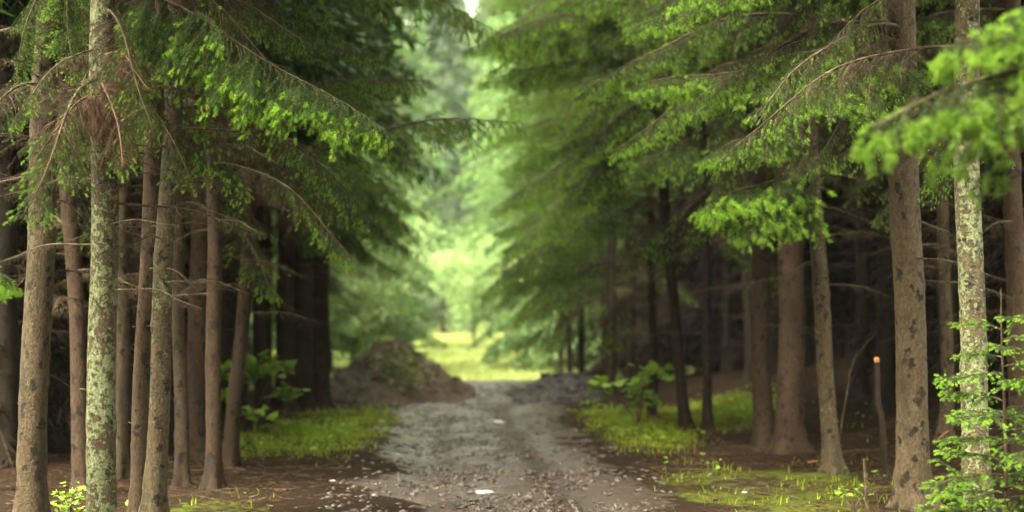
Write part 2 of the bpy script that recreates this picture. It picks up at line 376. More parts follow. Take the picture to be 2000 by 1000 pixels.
# ------------------------------------------------------------------ branch meshes
DOWN = np.array([0, 0, -1.])
def branch_mesh(name, L, seed, side=.42, spacing=.075, live=.1, hang=.7, newp=.5, twig=.16, arch=.10, dens=430,
                nlen=.015, nwd=.0028, dry=0.0, red=False, limb=.016, fill=1.0, tipcurl=.04, lichen=True, old=None):
    """a spruce branch from the origin to (L,0,0): limb, side branchlets, hanging twigs, needles, pale young tips"""
    r = np.random.default_rng(seed)
    t = np.linspace(0, 1, 16)
    ph = r.random(3)*6
    z = L*arch*np.sin(np.pi*t**.8)+tipcurl*L*(t**4-t)*0
    y = L*.035*np.sin(t*3.1+ph[0])*t*(1-t)*4
    z = z+L*.012*np.sin(t*9+ph[1])*t*(1-t)*4
    main = np.stack([L*t, y, z], -1)
    mb = MB()
    tube(mb, main, limb*(1-t)**.8+.0025, 6, 0)
    S0, S1, R0, R1, LV = [], [], [], [], []
    tips = []            # (p, d)
    def at(pl, u):
        k = u*(len(pl)-1); a = min(int(k), len(pl)-2); return pl[a]+(pl[a+1]-pl[a])*(k-a), nrm(pl[a+1]-pl[a])
    def poly(p, d, l, n, gv, wob=.12):
        out = [p]
        for q in range(n):
            d = nrm(d+DOWN*gv/n+r.normal(0, wob, 3)); p = p+d*l/n; out.append(p)
        return np.array(out), d
    def put(pl, r0, r1, lv):
        n = len(pl)-1; ra = np.linspace(r0, r1, n+1)
        S0.extend(pl[:-1]); S1.extend(pl[1:]); R0.extend(ra[:-1]); R1.extend(ra[1:]); LV.extend([lv]*n)
    put(main[4 if L == 2.35 else 8:], .001, .001, 1.0)
    hang0 = hang
    sgn = 1
    tt = .10
    while tt < .985:
        p, T = at(main, tt); sgn = -sgn
        if L == 2.35: hang = hang0*(1-.55*tt)
        l = L*side*(min(1, tt/.28)**.7)*((1-tt)**(.55 if L == 2.35 else .75))*r.uniform(.4, 1.2)+.05
        sd = nrm(np.cross(T, [0, 0, 1]))*sgn
        ang = math.radians(r.uniform(38, 62))
        d = nrm(T*math.cos(ang)+sd*math.sin(ang)+DOWN*hang*r.uniform(-.05, .5)+r.normal(0, .08, 3))
        n = max(3, int(l/.09))
        pl, dl = poly(p, d, l, n, hang*r.uniform(.5, 1.3))
        lv = 1.0 if tt+r.normal(0, .08) > live else 0.0
        put(pl, .0016+.005*l, .0013, lv)
        if lv: tips.append((pl[-1], dl))
        u = .12+.1*r.random()
        while u < .97:
            if r.random() < fill:
                for s2 in (-1, 1):
                    if r.random() < .15: continue
                    q, T2 = at(pl, u)
                    sd2 = nrm(np.cross(T2, [0, 0, 1])+1e-6)*s2
                    l2 = twig*(1.15-u*.7)*r.uniform(.45, 1.2)*min(1, .5+l)
                    d2 = nrm(T2*.75+sd2*.75+DOWN*hang*r.uniform(.0, 1.1)+r.normal(0, .12, 3))
                    p2, e2 = poly(q, d2, l2, 3, hang*.9)
                    lv2 = lv if (u > .25 or tt > live+.2 or L == 2.35 or r.random() < .5) else 0
                    put(p2, .0017, .0010, lv2)
                    if lv2: tips.append((p2[-1], e2))
                    if l2 > .10:
                        for s3 in (-1, 1):
                            q3, T3 = at(p2, r.uniform(.3, .7)); sd3 = nrm(np.cross(T3, [.3, .2, 1]))*s3
                            p3, e3 = poly(q3, nrm(T3*.8+sd3*.7+DOWN*hang*.4), l2*r.uniform(.3, .55), 2, hang*.6)
                            put(p3, .0014, .0009, lv2)
                            if lv2: tips.append((p3[-1], e3))
            u += r.uniform(.7, 1.3)*.048/max(l, .08)
        tt += spacing/L*r.uniform(.6, 1.4)*.5
    S0 = np.array(S0); S1 = np.array(S1); R0 = np.array(R0); R1 = np.array(R1); LV = np.array(LV)
    prisms(mb, S0, S1, R0, R1, r, 0)
    lv = (LV > .5)
    if dry:
        dm = lv & (r.random(len(LV)) < dry)
        needles(mb, S0[dm], S1[dm], dens*.5, nlen, nwd, r, 3); lv &= ~dm
    needles(mb, S0[lv], S1[lv], dens, nlen, nwd, r, 1)
    if tips:
        tp = np.array([a for a, b in tips]); td = nrm(np.array([b for a, b in tips])+np.array([0, 0, -.12]))
        far = np.clip(tp[:, 0]/L, 0, 1)
        ok = r.random(len(tp)) < newp*(.35+.9*far)
        tp, td = tp[ok], td[ok]
        ln = .025+.03*r.random((len(tp), 1))
        needles(mb, tp-td*ln*.2, tp+td*ln, 1300, nlen*1.4, nwd*.95, r, 2, .78, .1)
    if lichen and live > .3:       # beard lichen tufts along the bare limb
        k = r.random(160)*.75; pp = np.array([at(main, a)[0] for a in k]); dd = nrm(r.normal(size=(160, 3))+DOWN*.4)
        prisms(mb, pp, pp+dd*r.uniform(.015, .05, (160, 1)), np.full(160, .003), np.full(160, .0008), r, 4)
    return mb.data(name, [M_RTWIG if red else M_TWIG, old or M_OLD, M_NEW, M_DEADN, M_LICH])
M_LICH = simple('beard_lichen', [(.3, (.12, .135, .07)), (.7, (.25, .27, .16))], 40, .8)

B = {}
for k in range(4): B['lush%d' % k] = branch_mesh('lush', 2.6, 11+k, live=.08, hang=.75, newp=.55, side=.38)
for k in range(3): B['pale%d' % k] = branch_mesh('pale', 2.6, 21+k, live=.12, hang=.7, newp=.6, side=.40, fill=.7, dens=380, old=M_FAR)  # lighter needles stand in for backlight and haze on these boughs
for k in range(3): B['half%d' % k] = branch_mesh('half', 2.6, 31+k, live=.5, hang=.85, newp=.28, dry=.10, fill=.8, arch=.12)
for k in range(4): B['dead%d' % k] = branch_mesh('dead', 2.2, 51+k, live=2, hang=.45, newp=0, fill=.42, twig=.15, side=.34, spacing=.12, arch=.06)
for k in range(2): B['dry%d' % k] = branch_mesh('dry', 1.6, 61+k, live=.72, hang=.8, newp=.15, dry=.4, red=True, fill=1.0, twig=.2, side=.5, spacing=.06)
for k in range(3): B['spray%d' % k] = branch_mesh('spray', 1.0, 71+k, live=.05, hang=.55, newp=.9, side=.5, spacing=.06, twig=.13, dens=600, limb=.009, arch=.07)
for k in range(3): B['young%d' % k] = branch_mesh('young', .62, 81+k, live=.0, hang=.16, newp=.5, side=.5, spacing=.055, twig=.09, dens=700, limb=.006, arch=.05, nlen=.013)
B['hero'] = branch_mesh('hero', 2.35, 95, live=.12, hang=1.5, newp=.6, side=.34, spacing=.04, twig=.20, dens=1000, limb=.009, arch=.03, nlen=.014, nwd=.0022)
LEN = {k: (2.6 if k[:4] in ('lush', 'half', 'pale') else 2.2 if k[:4] == 'dead' else 1.6 if k[:3] == 'dry' else 1.0 if k[:5] == 'spray' else .62 if k[:5] == 'young' else 2.35) for k in B}

def crown_mesh(name, z0, z1, rad, seed, m, n=150, per=170, size=.16, w=.05, dead_to=-1):
    """the upper crown as drooping whorls of needle sprays"""
    r = np.random.default_rng(seed); mb = MB()
    zz = z0+(z1-z0)*np.sort(r.random(n))**1.05; az_ = np.arange(n)*2.399+r.normal(0, .3, n)
    for z, a in zip(zz, az_):
        f = (z1-z)/(z1-z0); L = rad*(f**.75)*r.uniform(.7, 1.12)+.25
        t = np.linspace(0, 1, 6); d = np.array([math.cos(a), math.sin(a), 0]); sd = np.array([-d[1], d[0], 0])
        ln = np.stack([d[0]*L*t, d[1]*L*t, z+L*(.12*np.sin(t*3)-.30*t*t+.05*t**4)], -1)
        tube(mb, ln, .02*(1-t)+.004, 4, 0, False)
        k = int(per*(.35+.65*L/rad)); u = r.random(k)**.65
        base = np.stack([np.interp(u, t, ln[:, c]) for c in range(3)], -1)
        off = r.normal(0, 1, k)*.32*L*(1.05-u)*.75
        base = base+sd*off[:, None]; base[:, 2] -= np.abs(off)*.35+r.random(k)*.22
        nd = nrm(d*.7+sd*np.sign(off)[:, None]*.5+np.array([0, 0, -.75])+r.normal(0, .35, (k, 3)))
        s2 = nrm(np.cross(nd, r.normal(size=(k, 3))))*w*.5; l = size*(.6+.8*r.random((k, 1)))
        V = np.stack([base-s2*.4, base+nd*l*.5-s2, base+nd*l, base+nd*l*.5+s2], 1).reshape(-1, 3)
        mb.quads(V, np.arange(k)[:, None]*4+np.arange(4)[None], 2 if z < dead_to+r.normal(0, .6) else 1)
    return mb.data(name, [M_TWIG, m, M_DEADSHADE])
CROWN_HI = [crown_mesh('crown', 6.0, 19, 1.7, 201+k, M_OLD, 110, 100, .22, .09) for k in range(2)]
CROWN_DEEP = [crown_mesh('crown', 5.2, 19, 2.7, 206+k, M_OLD, 150, 130, .22, .09) for k in range(2)]
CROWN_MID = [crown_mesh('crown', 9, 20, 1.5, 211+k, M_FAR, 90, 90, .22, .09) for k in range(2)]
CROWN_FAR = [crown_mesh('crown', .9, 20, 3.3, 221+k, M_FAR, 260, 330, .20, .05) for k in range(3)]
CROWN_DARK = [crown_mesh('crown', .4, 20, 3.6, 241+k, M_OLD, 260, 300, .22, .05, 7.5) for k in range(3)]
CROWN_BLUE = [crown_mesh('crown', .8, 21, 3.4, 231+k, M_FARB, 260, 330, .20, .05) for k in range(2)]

def trunk_mesh(r0, h, lean=(0, 0), seed=0, top=None, sides=20, below=.5, knots=40):
    r = np.random.default_rng(seed)
    z = np.concatenate([np.linspace(-below, .6, 16), np.linspace(.7, 6.5, 90), np.linspace(6.8, h, 22)])
    zz = np.clip(z, 0, None)
    ph = r.random(4)*6
    cx = lean[0]*z+.018*np.sin(z*1.1+ph[0])+.010*np.sin(z*2.7+ph[1]); cy = lean[1]*z+.018*np.sin(z*1.0+ph[2])
    rad = r0*(np.clip(1-zz/h, 0.02, 1)**.75)
    a = np.linspace(0, 2*np.pi, sides, endpoint=False)
    flare = .9*np.exp(-zz/.13)[:, None]*(.6+.5*np.sin(a*4+ph[3])[None])+.08*np.exp(-zz/.6)[:, None]
    n1 = .035*np.sin(a[None]*3+zz[:, None]*2.1+ph[0])+.03*np.sin(a[None]*2-zz[:, None]*1.3+ph[1])+.012*r.normal(size=(len(z), sides))
    R = rad[:, None]*(1+flare+n1)
    for _ in range(knots):
        kz = r.uniform(.2, 6.4); ka = r.random()*6.28
        da = np.abs((a-ka+np.pi) % (2*np.pi)-np.pi)
        R = R+rad[:, None]*.13*np.exp(-((z-kz)/.05)**2)[:, None]*np.exp(-(da/.35)**2)[None]
    pts = np.stack([cx-cx[z >= 0][0]*0, cy, z], -1)
    mb = MB(); tube(mb, pts, R, sides, 0)
    # broken stubs of old branches
    for _ in range(knots//2):
        kz = r.uniform(.4, 6.2); ka = r.random()*6.28; k = np.argmin(np.abs(z-kz))
        d = np.array([math.cos(ka), math.sin(ka), r.uniform(-.2, .35)]); rr = rad[k]
        L = rr*.85+r.uniform(.015, .09); t = np.linspace(0, 1, 4)
        tube(mb, pts[k][None]+d[None]*(rr*.85+(L-rr*.85)*t[:, None]), r.uniform(.004, .011)*(1-.5*t), 5, 0)
    return mb.data('trunk', [M_BARK]), (z, pts, rad)

def place(parent, key, a, tip, roll=0.0, name='branch'):
    """one branch: a copy of a branch mesh from a to tip (local to the tree)"""
    o = child(name, B[key], parent)
    a = Vector(a); d = Vector(tip)-a; s = d.length/LEN[key]
    x = d.normalized(); y = Vector((0, 0, 1)).cross(x).normalized(); z = x.cross(y)
    R = Matrix((x, y, z)).transposed().to_4x4()
    flip = random.choice((-1, 1))
    o.matrix_local = Matrix.Translation(a) @ R @ Matrix.Rotation(roll, 4, 'X') @ Matrix.Diagonal((s, flip*s, s, 1))
    o.color = (1, 1, 1, 1)
    return o

def auto_branches(t, axis, spec, r):
    """spec: list of (z0, z1, count, kind, length, droop, centre azimuth, spread)"""
    z, pts, rad = axis
    for (z0, z1, cnt, kind, L, droop, a0, sp) in spec:
        for q in range(cnt):
            zz = z0+(z1-z0)*(q+r.random())/cnt
            a = a0+r.uniform(-sp, sp); l = L*r.uniform(.7, 1.15)
            c = np.array([np.interp(zz, z, pts[:, 0]), np.interp(zz, z, pts[:, 1]), zz])
            tip = c+np.array([math.cos(a)*l, math.sin(a)*l, -droop*l*r.uniform(.15, 1.6)])
            ks = [k for k in B if k[:len(kind)] == kind]
            place(t, ks[r.integers(len(ks))], c, tip, r.normal(0, .3))

GL = 'spruces along the left edge of the path'; GR = 'spruces along the right edge of the path'
def tree(label, pxb, D, w_, px2=None, y2=300, lichen=0., red=.3, tone=1., h=19, crown=None, group=None, spec=(), seed=0, explicit=(), knots=40, cat='tree', name='spruce_tree'):
    x = (pxb-1000)/F*D; zb = Hs(x, D)
    t = empty(name, (x, D, zb)); tag(t, label, cat, group)
    zt = CAMZ-(y2-650)/F*D
    lean = (((px2 if px2 is not None else pxb)-pxb)/F*D/(zt-zb), 0)
    me, axis = trunk_mesh(w_/2, h, lean, seed+1, knots=knots)
    child('trunk', me, t, color=(lichen, red, tone))
    r = np.random.default_rng(500+seed)
    auto_branches(t, axis, spec, r)
    for (za, tpx, tpy, tD, key, *roll) in explicit:
        c = (np.interp(za, axis[0], axis[1][:, 0]), np.interp(za, axis[0], axis[1][:, 1]), za)
        place(t, key, c, P(tpx, tpy, tD)-t.location, roll[0] if roll else 0)
    if crown is not None:
        c = child('crown', crown[seed % len(crown)], t, (lean[0]*9, 0, 0)); c.rotation_euler = (0, 0, seed*1.7)
    return t, axis

PI = math.pi
def near(side, z0=3.1):    # branches of a tree beside the path: azimuth 0 is +X
    a = 0 if side < 0 else PI
    return [(1.8, z0+.8, 11, 'dead', 1.1, .14, a, 3.1), (z0, 5.0, 5, 'half', 1.7, .42, a, 1.9), (4.4, 6.5, 5, 'lush', 1.5 if side < 0 else 2.3, .38, a, 1.6)]
def mid(side, z0=2.6, z1=8.8, n=9, L=2.4, kind='lush'):
    a = 0 if side < 0 else PI
    return [(1.4, z0+2.5, 7, 'dead', 1.3, .15, a, 3.1), (z0, z0+2.2, 4, 'half', 2.1, .35, a, 1.5), (z0+1.2, z1, n, kind, L, .34, a, 1.25), (z0+1, z1, 5, 'half', 2.4, .4, a+PI, 1.3)]

# ------------------------------------------------------------------ trees on the left of the path
tree('straight brown spruce trunk with few lichens at the far left edge', 55, 14.5, .225, 88, 300, .17, .15, .85, crown=CROWN_HI, group=GL, seed=1, spec=near(-1), explicit=[(4.3, 30, 190, 14.2, 'lush0'), (4.4, 150, 160, 14.0, 'lush2'), (4.5, 270, 120, 14.2, 'half0')])
heroes = [(4.12, 752, 255, 13.3, 'hero', 0.0), (3.5, 385, 375, 13.4, 'half0'), (3.4, 240, 325, 13.2, 'dry0', .3), (3.3, 60, 330, 13.3, 'dry1'), (3.55, 290, 175, 13.2, 'dry1', .2), (3.6, 20, 250, 13.2, 'half1'), 
          (3.75, 470, 190, 13.6, 'half1'), (3.9, 300, 260, 13.0, 'half2')]
tree('spruce trunk crusted in pale green lichen, second from the left', 192, 14.0, .215, 206, 100, .35, .4, .9, crown=CROWN_HI, group=GL, seed=2, spec=near(-1, 3.3), explicit=heroes)
tree('dim reddish spruce trunk showing between the two leftmost trunks', 165, 18.2, .165, 138, 500, -.1, .9, .7, crown=CROWN_HI, group=GL, seed=3, spec=near(-1))
tree('dim slim trunk tucked just right behind the lichen-crusted left trunk', 240, 20.0, .15, 240, 300, .12, .3, .6, crown=CROWN_HI, group=GL, seed=4, spec=near(-1))
tree('slim reddish spruce touching the pale trunk on its right', 272, 15.2, .145, 300, 300, .08, .75, .85, crown=CROWN_HI, group=GL, seed=5, spec=near(-1))
tree('slim greenish grey spruce trunk touching the reddish trunk on its left', 306, 14.8, .16, 330, 300, .25, .15, .8, crown=CROWN_HI, group=GL, seed=6, spec=near(-1, 3.2))
tree('thin dark trunk in shade right of the greenish grey trunk', 352, 19.2, .14, 352, 300, .1, .4, .55, crown=CROWN_HI, group=GL, seed=7, spec=near(-1))
tree('thick dark reddish spruce trunk between thinner trunks on the left', 384, 22.2, .265, 392, 300, -.1, .9, .55, crown=CROWN_MID, group=GL, seed=8, spec=mid(-1, n=2, L=1.6))
tree('thin dark red trunk standing nearest to the path on the left', 417, 18.4, .15, 413, 300, -.1, .9, .62, crown=CROWN_HI, group=GL, seed=9, spec=near(-1, 3.0))
tree('dark spruce trunk leaning right over the grass on the left', 446, 21.4, .165, 492, 400, -.1, .7, .5, crown=CROWN_MID, group=GL, seed=10, spec=mid(-1, n=2, L=1.5)[:1]+[(2.8, 5.5, 4, 'half', 1.5, .4, 0, 2.0)], explicit=[(3.1, 1035, 240, 22, 'pale1', .5), (5.6, 985, 70, 23, 'pale2'), (4.0, 850, 160, 21, 'pale0'), (4.6, 760, 120, 20.5, 'half0')])  # pale boughs: brightness put into the needle colour where the canopy shades them
GLM = 'dark spruces behind the left grass strip'
tree('single thin dark trunk behind the broad-leaved sapling on the left', 508, 31.0, .22, 505, 300, -.1, .6, .42, crown=CROWN_MID, group=GLM, seed=11, spec=mid(-1, 3.0, 7, 5, 1.8))
tree('dark trunk left of the cluster beside the dirt mound', 556, 36.0, .36, 556, 300, -.1, .6, .42, crown=CROWN_MID, group=GLM, seed=12, spec=mid(-1, 3.2, 8, 4, 1.8, 'pale'))
tree('dark trunk in the middle of the cluster beside the dirt mound', 590, 37.0, .42, 590, 300, -.1, .6, .42, crown=CROWN_MID, group=GLM, seed=13, spec=mid(-1, 3.4, 9, 4, 1.8, 'pale'))
tree('thick dark trunk closest to the foot of the dirt mound', 624, 37.8, .42, 626, 300, -.1, .6, .42, crown=CROWN_MID, group=GLM, seed=14, spec=mid(-1, 2.6, 5.0, 7, 2.1, 'pale'))
GLB = 'spruces beyond the cluster on the left'
for q, (px, D) in enumerate(((520, 45), (470, 40), (585, 50), (560, 56))):
    tree('spruce with low sweeping branches behind the left trunk cluster', px, D, .3, None, 300, 0, .5, .7, crown=CROWN_MID, group=GLB, seed=20+q, spec=mid(-1, 2.6, 10, 5, 2.2, 'pale'))

# ------------------------------------------------------------------ trees on the right of the path
hr7 = [(4.6, 1225, 60, 16.2, 'lush0'), (4.9, 1300, 10, 15.6, 'lush1'), (4.2, 1335, 215, 16.0, 'lush2'), (3.9, 1600, 190, 15.2, 'spray0'), (3.6, 1580, 330, 16, 'half1'), (4.0, 1480, 120, 15.8, 'half0'),(3.9, 1690, 230, 15.2, 'half2')]
hr6 = [(3.35, 1372, 310, 18.6, 'lush3'), (3.05, 1392, 400, 18.8, 'spray1'), (2.95, 1465, 452, 18.9, 'spray2'), (3.9, 1240, 170, 18.5, 'lush1'), (4.2, 1190, 300, 19.5, 'lush0')]
tree('stout light brown spruce trunk with a healed scar, nearest on the right', 1783, 16.5, .285, 1768, 300, .05, .15, .95, crown=CROWN_HI, group=GR, seed=31, spec=near(1, 3.3), explicit=hr7, knots=50)
tree('spruce trunk thick with pale lichen behind the young spruce', 1915, 14.0, .205, 1892, 260, .34, .2, 1.0, crown=CROWN_HI, group=GR, seed=32, spec=near(1, 3.2)[1:])
tree('slim lichened trunk between the stout trunk and the lichen-crusted one', 1850, 21.5, .145, 1838, 300, .20, .4, .9, crown=CROWN_HI, group=GR, seed=33, spec=near(1))
tree('reddish spruce trunk at the far right edge', 1993, 19.0, .20, 1980, 300, .02, .8, .95, crown=CROWN_HI, group=GR, seed=34, spec=near(1))
tree('slender spruce trunk leaning left with peeling light bark', 1622, 20.2, .18, 1588, 280, .21, .25, 1.0, crown=CROWN_HI, group=GR, seed=35, spec=near(1, 3.2), explicit=hr6)
tree('thick reddish trunk left of the slender leaning trunk', 1548, 23.4, .345, 1543, 400, .06, .85, .8, crown=CROWN_MID, group=GR, seed=36, spec=mid(1, 3.6))
tree('straight reddish brown trunk left of the thick reddish one', 1492, 25.2, .26, 1484, 400, -.02, .8, .72, crown=CROWN_MID, group=GR, seed=37, spec=mid(1, 3.4))
GRM = 'thin dark spruces at the right grass bank'
tree('thin dark trunk leaning left at the right grass bank', 1342, 28.8, .17, 1298, 400, -.1, .5, .4, crown=CROWN_MID, group=GRM, seed=38, spec=mid(1, 2.7, 8, 11, 2.7))
tree('thin upright dark trunk at the right grass bank', 1386, 28.2, .14, 1376, 400, -.1, .5, .4, crown=CROWN_MID, group=GRM, seed=39, spec=mid(1, 3.0, 8, 14, 2.6))
tree('thin dim trunk behind the leafy sapling on the right', 1276, 33.0, .15, 1270, 400, -.1, .5, .4, crown=CROWN_MID, group=GRM, seed=40, spec=mid(1, 1.9, 9, 17, 2.8, 'pale'))
GRB = 'spruces at the right end of the dirt bank'
tree('thin black trunk at the right end of the dirt bank', 1138, 44.0, .16, 1132, 500, -.1, .5, .4, crown=CROWN_MID, group=GRB, seed=41, spec=mid(1, 2.0, 10, 12, 2.2, 'pale'))
tree('thin black trunk just behind the dirt bank', 1113, 49.0, .15, 1111, 500, -.1, .5, .4, crown=CROWN_MID, group=GRB, seed=42, spec=mid(1, 2.0, 11, 10, 2.1, 'pale'))
tree('faint trunk farthest along behind the dirt bank', 1095, 54.0, .16, 1096, 500, -.1, .5, .4, crown=CROWN_MID, group=GRB, seed=43, spec=mid(1, 3.0, 12, 9, 2.1, 'pale'))
for q, (px, D) in enumerate(((1195, 38), (1232, 43), (1180, 52))):
    tree('spruce with low branches filling the shade right of the dirt bank', px, D, .2, None, 300, -.1, .5, .4, crown=CROWN_MID, group='shaded spruces right of the dirt bank', seed=44+q, spec=mid(1, 1.3, 9, 16, 2.7, 'pale'))

# blurred branch close to the camera: its tree stands just outside the frame
t = empty('spruce_tree', (2.95, 8.4, Hs(2.95, 8.4))); tag(t, 'blurred spruce branch with bright young tips reaching in from the upper right', 'tree')
me, axis = trunk_mesh(.09, 9, (0, 0), 77); child('trunk', me, t, color=(.1, .3, 1))
for za, px, py, D_, key in ((2.75, 1700, 250, 8.0, 'spray1'), (2.85, 1838, 95, 8.1, 'spray2'), (2.72, 1880, 205, 8.0, 'spray0'), (3.0, 1950, 40, 8.1, 'spray1')):
    o = place(t, key, (0, 0, za), P(px, py, D_)-t.location, .1)
# little spray peeking in at the left edge
t = empty('spruce_tree', (-4.6, 13.6, Hs(-4.6, 13.6))); tag(t, 'bright spray tip poking in at the left edge beside the trunks', 'tree')
me, axis = trunk_mesh(.08, 9, (0, 0), 78); child('trunk', me, t, color=(.1, .3, 1))
place(t, 'spray0', (0, 0, 2.3), P(24, 548, 13.2)-t.location, .1)

# young spruce at the lower right
x, y = 3.24, 12.6
t = empty('young_spruce', (x, y, Hs(x, y))); tag(t, 'bushy young spruce with bright tips in the lower right corner', 'tree')
mb = MB(); tt = np.linspace(0, 1, 12); tube(mb, np.stack([.02*np.sin(tt*5), .02*np.cos(tt*4), -.2+2.0*tt], -1), .017*(1-tt)+.003, 7)
child('trunk', mb.data('trunk', [M_TWIG]), t)
r = np.random.default_rng(5)
for q in range(32):
    zz = .2+1.45*(q/32)**1.4; a = q*2.4+r.normal(0, .2); l = (.62-.28*(zz/1.7))*r.uniform(.8, 1.15)
    place(t, 'young%d' % (q % 3), (0, 0, zz), (l*math.cos(a), l*math.sin(a), zz+l*r.uniform(-.12, .22)), r.normal(0, .2))

# ------------------------------------------------------------------ trees deep in the stand (copies)
proto_tr = []
for k in range(4):
    me, axis = trunk_mesh(.10+.02*k, 18, (0, 0), 300+k, knots=24); proto_tr.append((me, axis))
placed = [(o.location.x, o.location.y) for o in S.objects if o.name.startswith('spruce_tree')]
rr = np.random.default_rng(17)
def deep(label, group, xr, yr, n, cls, sep=1.25, live=3):
    c = 0; tries = 0
    while c < n and tries < 4000:
        tries += 1
        x = rr.uniform(*xr); y = rr.uniform(*yr)
        if any((x-a)**2+(y-b)**2 < sep**2 for a, b in placed): continue
        if abs(x)/y > .36: continue
        placed.append((x, y)); c += 1
        t = empty('spruce_tree', (x, y, Hs(x, y))); tag(t, label, 'tree', group)
        me, axis = proto_tr[rr.integers(4)]
        tr = child('trunk', me, t, color=(rr.choice([-.1, .05, .2]), rr.random(), rr.uniform(.20, .40))); s = rr.uniform(.8, 1.3); tr.scale = (s, s, 1); tr.rotation_euler = (rr.normal(0, .012), rr.normal(0, .012), rr.random()*6)  # low trunk tone puts the shade of the stand into the bark
        auto_branches(t, axis, [(1.0, 5.5, 11, 'dead', 1.25, .12, 0, 3.14), (3.2, 7.5, live, 'half', 2.0, .4, 0, 3.14)], rr)
        cr = child('crown', CROWN_DEEP[rr.integers(2)], t); cr.rotation_euler = (0, 0, rr.random()*6)
deep('dim spruce trunk deep in the shade behind the left row of trunks', 'spruces deep in the left stand', (-13, -4.3), (17, 44), 52, 0)
deep('dim spruce trunk deep in the shade behind the right row of trunks', 'spruces deep in the right stand', (4.6, 13), (19, 46), 52, 1)

for k, (x, y) in enumerate(((-5.2, 8), (-5.5, 3), (-5, -2), (-5.5, -7), (-8, -1), (4.6, 9.5), (4.5, 3.5), (5.2, -2), (4.4, -7), (-7.5, 7), (7.5, 6), (-1.5, -11), (2, -13), (8.5, 0), (3.2, -6), (6.5, -9), (0, -12), (-2, -9), (2.2, -10), (-3.5, -13), (7.5, -4))):  # unseen spruces added around the camera to cut frontal sky light
    t = empty('spruce_tree', (x, y, Hs(x, y))); tag(t, 'unseen spruce added outside the frame to block sky light', 'tree', 'added spruces outside the frame')
    child('trunk', proto_tr[k % 4][0], t, color=(.1, .4, .9)); child('crown', CROWN_DEEP[k % 2] if y > 2 else CROWN_DARK[k % 3], t).rotation_euler = (0, 0, k)
# dense younger spruces closing the stand behind
def far_conifer(label, group, x, y, data, s, color=None):
    t = empty('spruce_tree', (x, y, Hs(x, y))); tag(t, label, 'tree', group); t.scale = (s, s, s); t.rotation_euler = (0, 0, rr.random()*6)
    me, _ = proto_tr[rr.integers(4)]; child('trunk', me, t, color=(0, .4, .8)); child('crown', data, t)
    return t
for q in range(36):
    left = q % 2 == 0
    y = 47+(q//2 % 3)*5+rr.uniform(-1, 1); x = (-9.3 if left else 5.2)+(-1 if left else 1)*((q//6)*1.7+.06*(y-46)+rr.uniform(-.5, .5))
    far_conifer('dense dark spruce filling the shade at the far end of the %s stand' % ('left' if left else 'right'), 'dense spruces at the far end of the %s stand' % ('left' if left else 'right'), x, y, CROWN_DARK[q % 3], rr.uniform(.75, .9))
for q in range(64):
    left = q % 2 == 0; row = (q//2) % 2
    y = 24+(q//4)*2.6+rr.uniform(-1, 1); x = (-1 if left else 1)*(7.5+row*2.6+.16*(y-24)+rr.uniform(-.6, .6))
    far_conifer('dense dark spruce closing off the shaded stand on the %s' % ('left' if left else 'right'), 'dense spruces at the back of the %s stand' % ('left' if left else 'right'), x, y, CROWN_DARK[q % 3], rr.uniform(.6, .8))
# beyond the clearing
far = [(640, 62, 1), (690, 80, 0), (640, 95, 1), (1120, 66, 2), (1160, 78, 0), (1160, 64, 1), (1190, 90, 2), (590, 70, 0)]
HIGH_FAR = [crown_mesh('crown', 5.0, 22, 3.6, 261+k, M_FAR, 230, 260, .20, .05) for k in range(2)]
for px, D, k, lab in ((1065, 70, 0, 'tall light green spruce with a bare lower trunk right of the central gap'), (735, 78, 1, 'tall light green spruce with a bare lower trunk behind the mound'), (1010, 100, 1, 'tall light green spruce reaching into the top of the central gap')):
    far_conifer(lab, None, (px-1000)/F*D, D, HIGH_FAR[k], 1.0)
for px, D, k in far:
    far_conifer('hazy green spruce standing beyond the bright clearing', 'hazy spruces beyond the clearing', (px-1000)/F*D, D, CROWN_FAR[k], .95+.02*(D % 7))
hill = []; tries = 0
while len(hill) < 46 and tries < 3000:
    tries += 1
    D = rr.uniform(118, 285); x = (rr.uniform(560, 1200)-1000)/F*D
    if all((x-a)**2+(D-b)**2 > 4.6**2 for a, b in hill):
        hill.append((x, D))
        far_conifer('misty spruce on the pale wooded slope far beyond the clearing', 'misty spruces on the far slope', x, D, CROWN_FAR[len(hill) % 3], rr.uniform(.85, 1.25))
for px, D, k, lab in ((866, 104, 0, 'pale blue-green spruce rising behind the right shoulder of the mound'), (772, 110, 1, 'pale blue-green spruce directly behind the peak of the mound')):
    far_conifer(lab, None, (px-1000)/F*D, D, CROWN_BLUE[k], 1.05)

def broad_crown(seed, rx, rz, zc, n=60, per=170, ls=.13):
    r = np.random.default_rng(seed); mb = MB()
    for _ in range(n):
        d = nrm(r.normal(size=3)); c = np.array([0, 0, zc])+d*np.array([rx, rx, rz])*r.uniform(.45, 1.0)
        tube(mb, np.stack([np.array([0, 0, zc-rz*.8])*(1-s)+c*s for s in np.linspace(0, 1, 5)]), np.linspace(.035, .008, 5), 4, 0, False)
        p = c+r.normal(size=(per, 3))*np.array([.65, .65, .38])*rx*.32
        u = nrm(r.normal(size=(per, 3))+np.array([0, 0, -.3])); v = nrm(np.cross(u, r.normal(size=(per, 3))+np.array([0, 0, 1.2])))
        l = ls*(.6+.8*r.random((per, 1)))
        V = np.stack([p, p+u*l*.5+v*l*.38, p+u*l, p+u*l*.5-v*l*.38], 1).reshape(-1, 3)
        mb.quads(V, np.arange(per)[:, None]*4+np.arange(4)[None], 1)
    return mb.data('crown', [M_TWIG, M_BROADF])
BC = [broad_crown(401, 2.6, 3.2, 4.6), broad_crown(402, 2.2, 2.4, 3.2)]
